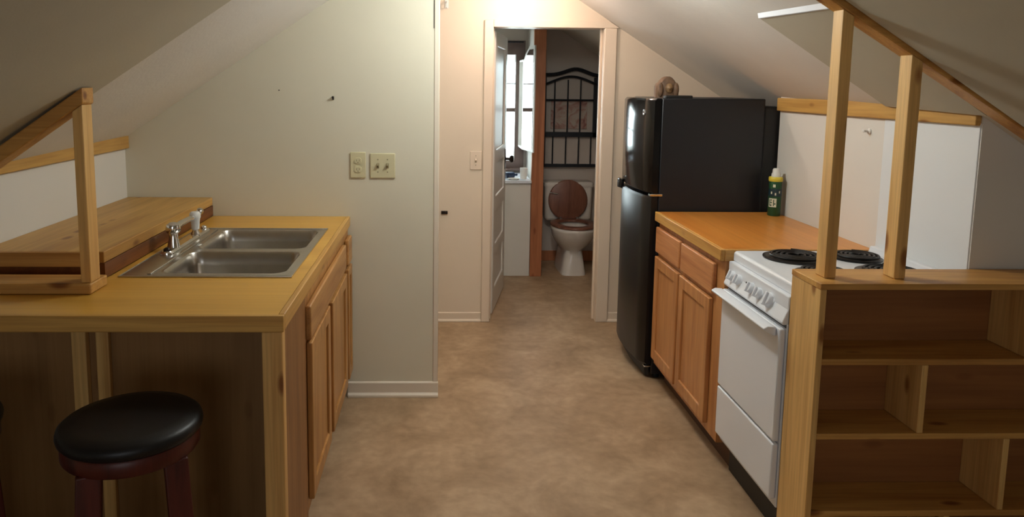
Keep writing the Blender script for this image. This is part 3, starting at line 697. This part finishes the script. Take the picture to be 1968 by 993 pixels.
for a, z0, z1, w_ in ((203, .052, .084, 7), (214, .052, .058, 14), (216, .066, .072, 14), (216, .079, .084, 14), (238, .052, .084, 7), (249, .060, .066, 12)): wrap('letter_stroke', 'green', a-w_/2, a+w_/2, z0, z1, .0318)
for a, z in ((215, .118), (250, .112), (285, .122)): wrap('label_dot', 'labelw', a-6, a+6, z-.006, z+.006, .0319)
wrap('emblem', 'labelw', 225, 247, .146, .160)

# ------------------------------------------------------------------ bar stools
t = thing('bar_stool', 'round bar stool with black vinyl seat and cherry legs under the bar counter', 'stool', (-.770, 1.80, 0), R(23), 'bar stools', local=True)
SH = .716
bm = BM(); lathe(bm, [(.150, SH-.046), (.165, SH-.045), (.171, SH-.038), (.173, SH-.028), (.170, SH-.017), (.160, SH-.009), (.130, SH-.004), (.07, SH-.001), (.01, SH)], (0,0,0), 48); obj('seat_cushion', bm, 'vinyl', t, angle=70)
bm = BM(); lathe(bm, [(.150, SH-.090), (.160, SH-.088), (.164, SH-.082), (.164, SH-.052), (.160, SH-.0465), (.1, SH-.0465)], (0,0,0), 48); obj('apron', bm, 'redwood', t)
for sx in (-1, 1):
    for sy in (-1, 1):
        a, b = .096, .128; h = .028
        bm = BM(); loft(bm, [[(sx*o_+u*h, sy*o_+v*h, z) for u, v in ((-1,-1),(1,-1),(1,1),(-1,1))] for o_, z in ((b, 0), (a, SH-.084))]); obj('leg', bm, 'redwood', t, bevel=.004)
for (z, ax) in ((.30, 0), (.22, 1)):
    for s in (-1, 1):
        o_ = .128-(.034)*z/(SH-.084)
        bm = BM()
        if ax == 0: tube(bm, [(-o_, s*o_, z), (o_, s*o_, z)], .012, 10)
        else: tube(bm, [(s*o_, -o_, z), (s*o_, o_, z)], .012, 10)
        obj('stretcher', bm, 'redwood', t)
dup(t, (-1.285, 1.80, 0), R(45), 'bar stool cut off at the left picture edge with one cherry leg showing')

# ------------------------------------------------------------------ bathroom door
ang = math.atan2(.155, .76)
door = thing('door_1', '', '', (DX0+.010, YD+.128, 0), 0, local=True); del door['label'], door['category']; door['kind'] = 'structure'
door.rotation_euler = (0, 0, -ang)
# local: y along the slab width, x thickness
DW, DT = .690, .035
zz = [.012, .20, .50, .555, .87, .985, 1.05, 1.80, 1.895]
zz = [.012, .17, .40, .47, .70, .80, 1.02, 1.12, 1.80, 1.895]
bm = BM(); slab(bm, [0, .10, DW-.10, DW], zz, lambda i, j: i == 1 and j in (1, 3, 5, 7), -DT/2, DT/2, 'yzx'); obj('slab', bm, 'bathdoor', door, bevel=.006, seg=3)
for (a, b) in ((.17, .40), (.47, .70), (.80, 1.02), (1.12, 1.80)):
    bm = BM(); box(bm, -.006, .006, .095, DW-.095, a-.005, b+.005); obj('panel', bm, 'bathdoor', door, smooth=False)
bm = BM(); lathe(bm, [(.024, DT/2), (.024, DT/2+.004), (.010, DT/2+.008), (.010, DT/2+.032), (.024, DT/2+.040), (.028, DT/2+.052), (.022, DT/2+.062), (.004, DT/2+.066)], (0, DW-.055, 1.005), 24, 'x'); obj('knob', bm, 'brass', door)
bm = BM(); box(bm, DT/2, DT/2+.004, DW-.08, DW-.03, .93, 1.08); obj('lock_plate', bm, 'brass', door, bevel=.002)

# ------------------------------------------------------------------ bathroom: vanity, mirror, things on it
t = thing('vanity', 'white bathroom vanity cabinet beside the orange stud', 'vanity', (.45, 6.15, 0))
bx('body', 'bathdoor', t, -.05, .755, 5.895, YB-.002, 0, .765)
bx('counter', 'white_e', t, -.06, .757, 5.872, YB-.002, .765, .790, bevel=.004)
t = thing('mirror_cabinet', 'white medicine cabinet with its mirror door open above the vanity', 'medicine cabinet', (.745, 6.27, 1.02))
bm = BM(); slab(bm, [6.13, 6.145, 6.405, 6.42], [1.02, 1.035, 1.745, 1.76], lambda i, j: i == 1 and j == 1, .700, .770, 'yzx'); obj('body', bm, 'white_p', t, bevel=.002)
bx('back_panel', 'white_p', t, .770, .777, 6.13, 6.42, 1.02, 1.76, bevel=0)
P0, P1 = Vector((.698, 6.120, 0)), Vector((.751, 5.800, 0)); du = (P1-P0).normalized(); nn = Vector((-du.y, du.x, 0)); LD = (P1-P0).length
if nn.x > 0: nn = -nn
def dpan(pts, a, b):
    bm = BM(); loft(bm, [[tuple(P0 + du*u + nn*w + Vector((0, 0, z))) for u, z in pts] for w in (a, b)]); return bm
dr = obj('door', dpan([(0, 1.02), (LD, 1.02), (LD, 1.86), (LD*.55, 1.86), (LD*.2, 1.80), (0, 1.74)], -.012, 0), 'white_p', t, bevel=.002)
obj('mirror_glass', dpan([(.028, 1.05), (LD-.028, 1.05), (LD-.028, 1.83), (LD*.56, 1.83), (LD*.25, 1.775), (.028, 1.725)], .0005, .003), 'mirror', dr, smooth=False)
bm = BM(); tube(bm, [(.12, YB-.05, 1.915), (.73, YB-.05, 1.915)], .007, 8); 
for xx in (.13, .72): tube(bm, [(xx, YB, 1.915), (xx, YB-.05, 1.915)], .006, 8)
tag(obj('curtain_rod', bm, 'iron', None, loc=(.42, YB-.03, 1.915)), 'thin dark curtain rod above the bathroom window', 'rod')
bm = BM(); tube(bm, [(.555, 5.985, .818), (.625, 6.02, .818)], [.026, .024], 14); tube(bm, [(.625, 6.02, .818), (.655, 6.035, .818)], .011, 10)
tag(obj('toiletry_bottle', bm, 'darkbottle', None, loc=(.60, 6.0, .791)), 'dark blue bottle lying on the vanity counter', 'bottle')
bm = BM(); lathe(bm, [(.026, .7905), (.030, .84), (.032, .88), (.030, .8805), (.027, .84), (.003, .80)], (.705, 5.98, 0), 24)
tag(obj('tumbler', bm, 'white_p', None, loc=(.705, 5.98, .7905)), 'white cup on the vanity counter next to the stud', 'cup')
bm = BM(); loft(bm, [[(.62+a*s, 5.925+b*s*.6, z) for a, b in [(math.cos(2*math.pi*k/28), math.sin(2*math.pi*k/28)) for k in range(28)]] for s, z in ((.035, .7905), (.052, .802), (.050, .803), (.035, .796))])
tag(obj('soap_dish', bm, 'porcelain', None, loc=(.62, 5.925, .7905)), 'low white soap dish at the front of the vanity counter', 'dish')

# ------------------------------------------------------------------ toilet
TX = 1.128
t = thing('toilet', 'white toilet with raised brown wooden lid and seat', 'toilet', (TX, 6.1, 0))
def ell(cx, cy, rx, ryf, ryb, z, n=36):
    return [(cx+rx*math.cos(2*math.pi*k/n), cy+(ryb if math.sin(2*math.pi*k/n) > 0 else ryf)*math.sin(2*math.pi*k/n), z) for k in range(n)]
def sq(cx, y0, y1, w0, w1, z, n=36):
    pts = []
    for k in range(n):
        a = 2*math.pi*k/n; c, s = math.cos(a), math.sin(a); q = max(abs(c), abs(s))**.8
        u, v = c/q, s/q; y = (y0+y1)/2 + v*(y1-y0)/2; w = (w0+(w1-w0)*(v+1)/2)
        pts.append((cx+u*w, y, z))
    return pts
bm = BM()
loft(bm, [sq(TX, 5.895, 6.34, .106, .110, 0), sq(TX, 5.902, 6.34, .100, .104, .04), sq(TX, 5.915, 6.33, .078, .085, .165), ell(TX, 6.05, .088, .13, .24, .20), ell(TX, 6.03, .138, .19, .24, .255), ell(TX, 6.01, .172, .230, .24, .32),
          ell(TX, 6.00, .185, .245, .24, .375), ell(TX, 6.00, .188, .250, .24, .395), ell(TX, 6.00, .180, .242, .235, .405), ell(TX, 6.00, .140, .19, .16, .405), ell(TX, 6.00, .11, .15, .12, .30), ell(TX, 6.02, .05, .07, .06, .22)])
obj('bowl', bm, 'porcelain', t, angle=70)
bm = BM(); loft(bm, [[(TX+x, 6.335+y, z) for x, y in rrect(-w_, w_, -d, d, .03, 5)] for w_, d, z in ((.185, .075, .395), (.200, .088, .42), (.205, .092, .69))]); tk = obj('tank', bm, 'porcelain', t, angle=60)
bm = BM(); loft(bm, [[(TX+x, 6.335+y, z) for x, y in rrect(-w_, w_, -d, d, .03, 5)] for w_, d, z in ((.212, .099, .691), (.214, .100, .70), (.214, .100, .722), (.200, .09, .73))]); obj('tank_lid', bm, 'porcelain', tk, angle=60)
bm = BM(); tube(bm, [(TX-.16, 6.235, .64), (TX-.16, 6.222, .64), (TX-.10, 6.218, .632)], .007, 8); obj('flush_lever', bm, 'chrome', tk)
bm = BM(); L0 = ell(TX, 6.00, .190, .252, .225, .407); n = len(L0)
loft_r = [ell(TX, 6.00, .190, .252, .225, .407), ell(TX, 6.00, .192, .254, .227, .416), ell(TX, 6.00, .186, .248, .222, .424), ell(TX, 6.00, .125, .175, .14, .424), ell(TX, 6.00, .118, .168, .132, .416), ell(TX, 6.00, .120, .170, .135, .407)]
L = [[bm.verts.new(p) for p in r] for r in loft_r]
for i in range(6):
    a, b = L[i], L[(i+1) % 6]
    for k in range(n): bm.faces.new((a[k], a[(k+1) % n], b[(k+1) % n], b[k]))
obj('seat', bm, 'seatwood', t, angle=70)
bm = BM(); rings = []
for f, dy in ((.95, 0), (1.0, .004), (1.0, .014), (.95, .018)):
    rings.append([(TX-.01+.168*f*math.cos(2*math.pi*k/36), 6.205+dy+.06*(.5+.5*math.sin(2*math.pi*k/36))*.5, .575+(.176 if math.sin(2*math.pi*k/36) > 0 else .168)*f*math.sin(2*math.pi*k/36)) for k in range(36)])
loft(bm, rings); obj('lid', bm, 'seatwood', t, angle=70)
for sx in (-1, 1):
    bm = BM(); lathe(bm, [(.014, .42), (.014, .435), (.006, .44)], (TX+sx*.07, 6.215, 0), 14); obj('hinge', bm, 'chrome', t)
bm = BM(); lathe(bm, [(.014, .0), (.014, .012), (.005, .02)], (TX-.085, 5.93, .0), 14); obj('bolt_cap', bm, 'porcelain', t)

# ------------------------------------------------------------------ black iron rack over the toilet
t = thing('wall_rack', 'black wrought iron rack with arched top on the wall above the toilet', 'rack', (1.18, 6.36, .85))
YR = YB-.05
def bar(name, pts, r): 
    bm = BM(); tube(bm, pts, r, 8); return obj(name, bm, 'iron', t)
def flat(name, x0, x1, z0, z1, y0=YR-.010, y1=YR+.010): return bx(name, 'iron', t, x0, x1, y0, y1, z0, z1, bevel=.002)
XA, XB, XZ = .893, 1.345, 1.62
flat('post', XA, XA+.042, .85, 1.655); flat('post', XZ-.04, XZ, .85, 1.655); flat('post', XB, XB+.036, 1.105, 1.62)
flat('bottom_rail', XA, XZ, .845, .872); flat('middle_rail', XA, XB+.03, 1.108, 1.150); flat('middle_rail', XB+.03, XZ, 1.118, 1.142)
ar = []
for k in range(25):
    s = k/24; x = XA+.02+(XZ-XA-.04)*s
    ar.append((x, YR, 1.640 + .055*math.exp(-((s-.40)/.18)**2) - .012*s))
bar('arch', ar, .016)
ar2 = []
for k in range(21):
    s = k/20; x = XA+.03+(XB-XA)*s; ar2.append((x, YR-.004, 1.560 + .066*math.sin(math.pi*s)**1.2))
bar('arch', ar2, .011)
bar('arch', [(XB+.02, YR, 1.575), (1.45, YR, 1.572), (XZ-.02, YR, 1.568)], .010)
bar('cross_wire', [(XA+.03, YR, 1.425), (XZ-.02, YR, 1.425)], .0085)
for x in (1.008, 1.122, 1.232): bar('rod', [(x, YR, 1.60), (x, YR, 1.14)], .006)
bar('rod', [(1.48, YR, 1.62), (1.48, YR, .86)], .006)
for x in (1.000, 1.114, 1.226, 1.332): bar('rod', [(x, YR, 1.12), (x, YR, .86)], .006)
for x in (XA+.02, XZ-.02):
    for z in (.95, 1.5): bx('wall_bracket', 'iron', t, x-.01, x+.01, YR, YB-.001, z-.01, z+.01)
bm = BM(); box(bm, .985, 1.300, YB-.014, YB-.001, 1.175, 1.430)
tag(obj('wall_print', bm, 'print_', None, bevel=.002, loc=(1.14, YB-.007, 1.175)), 'faded pinkish print on the wall behind the iron rack', 'print')
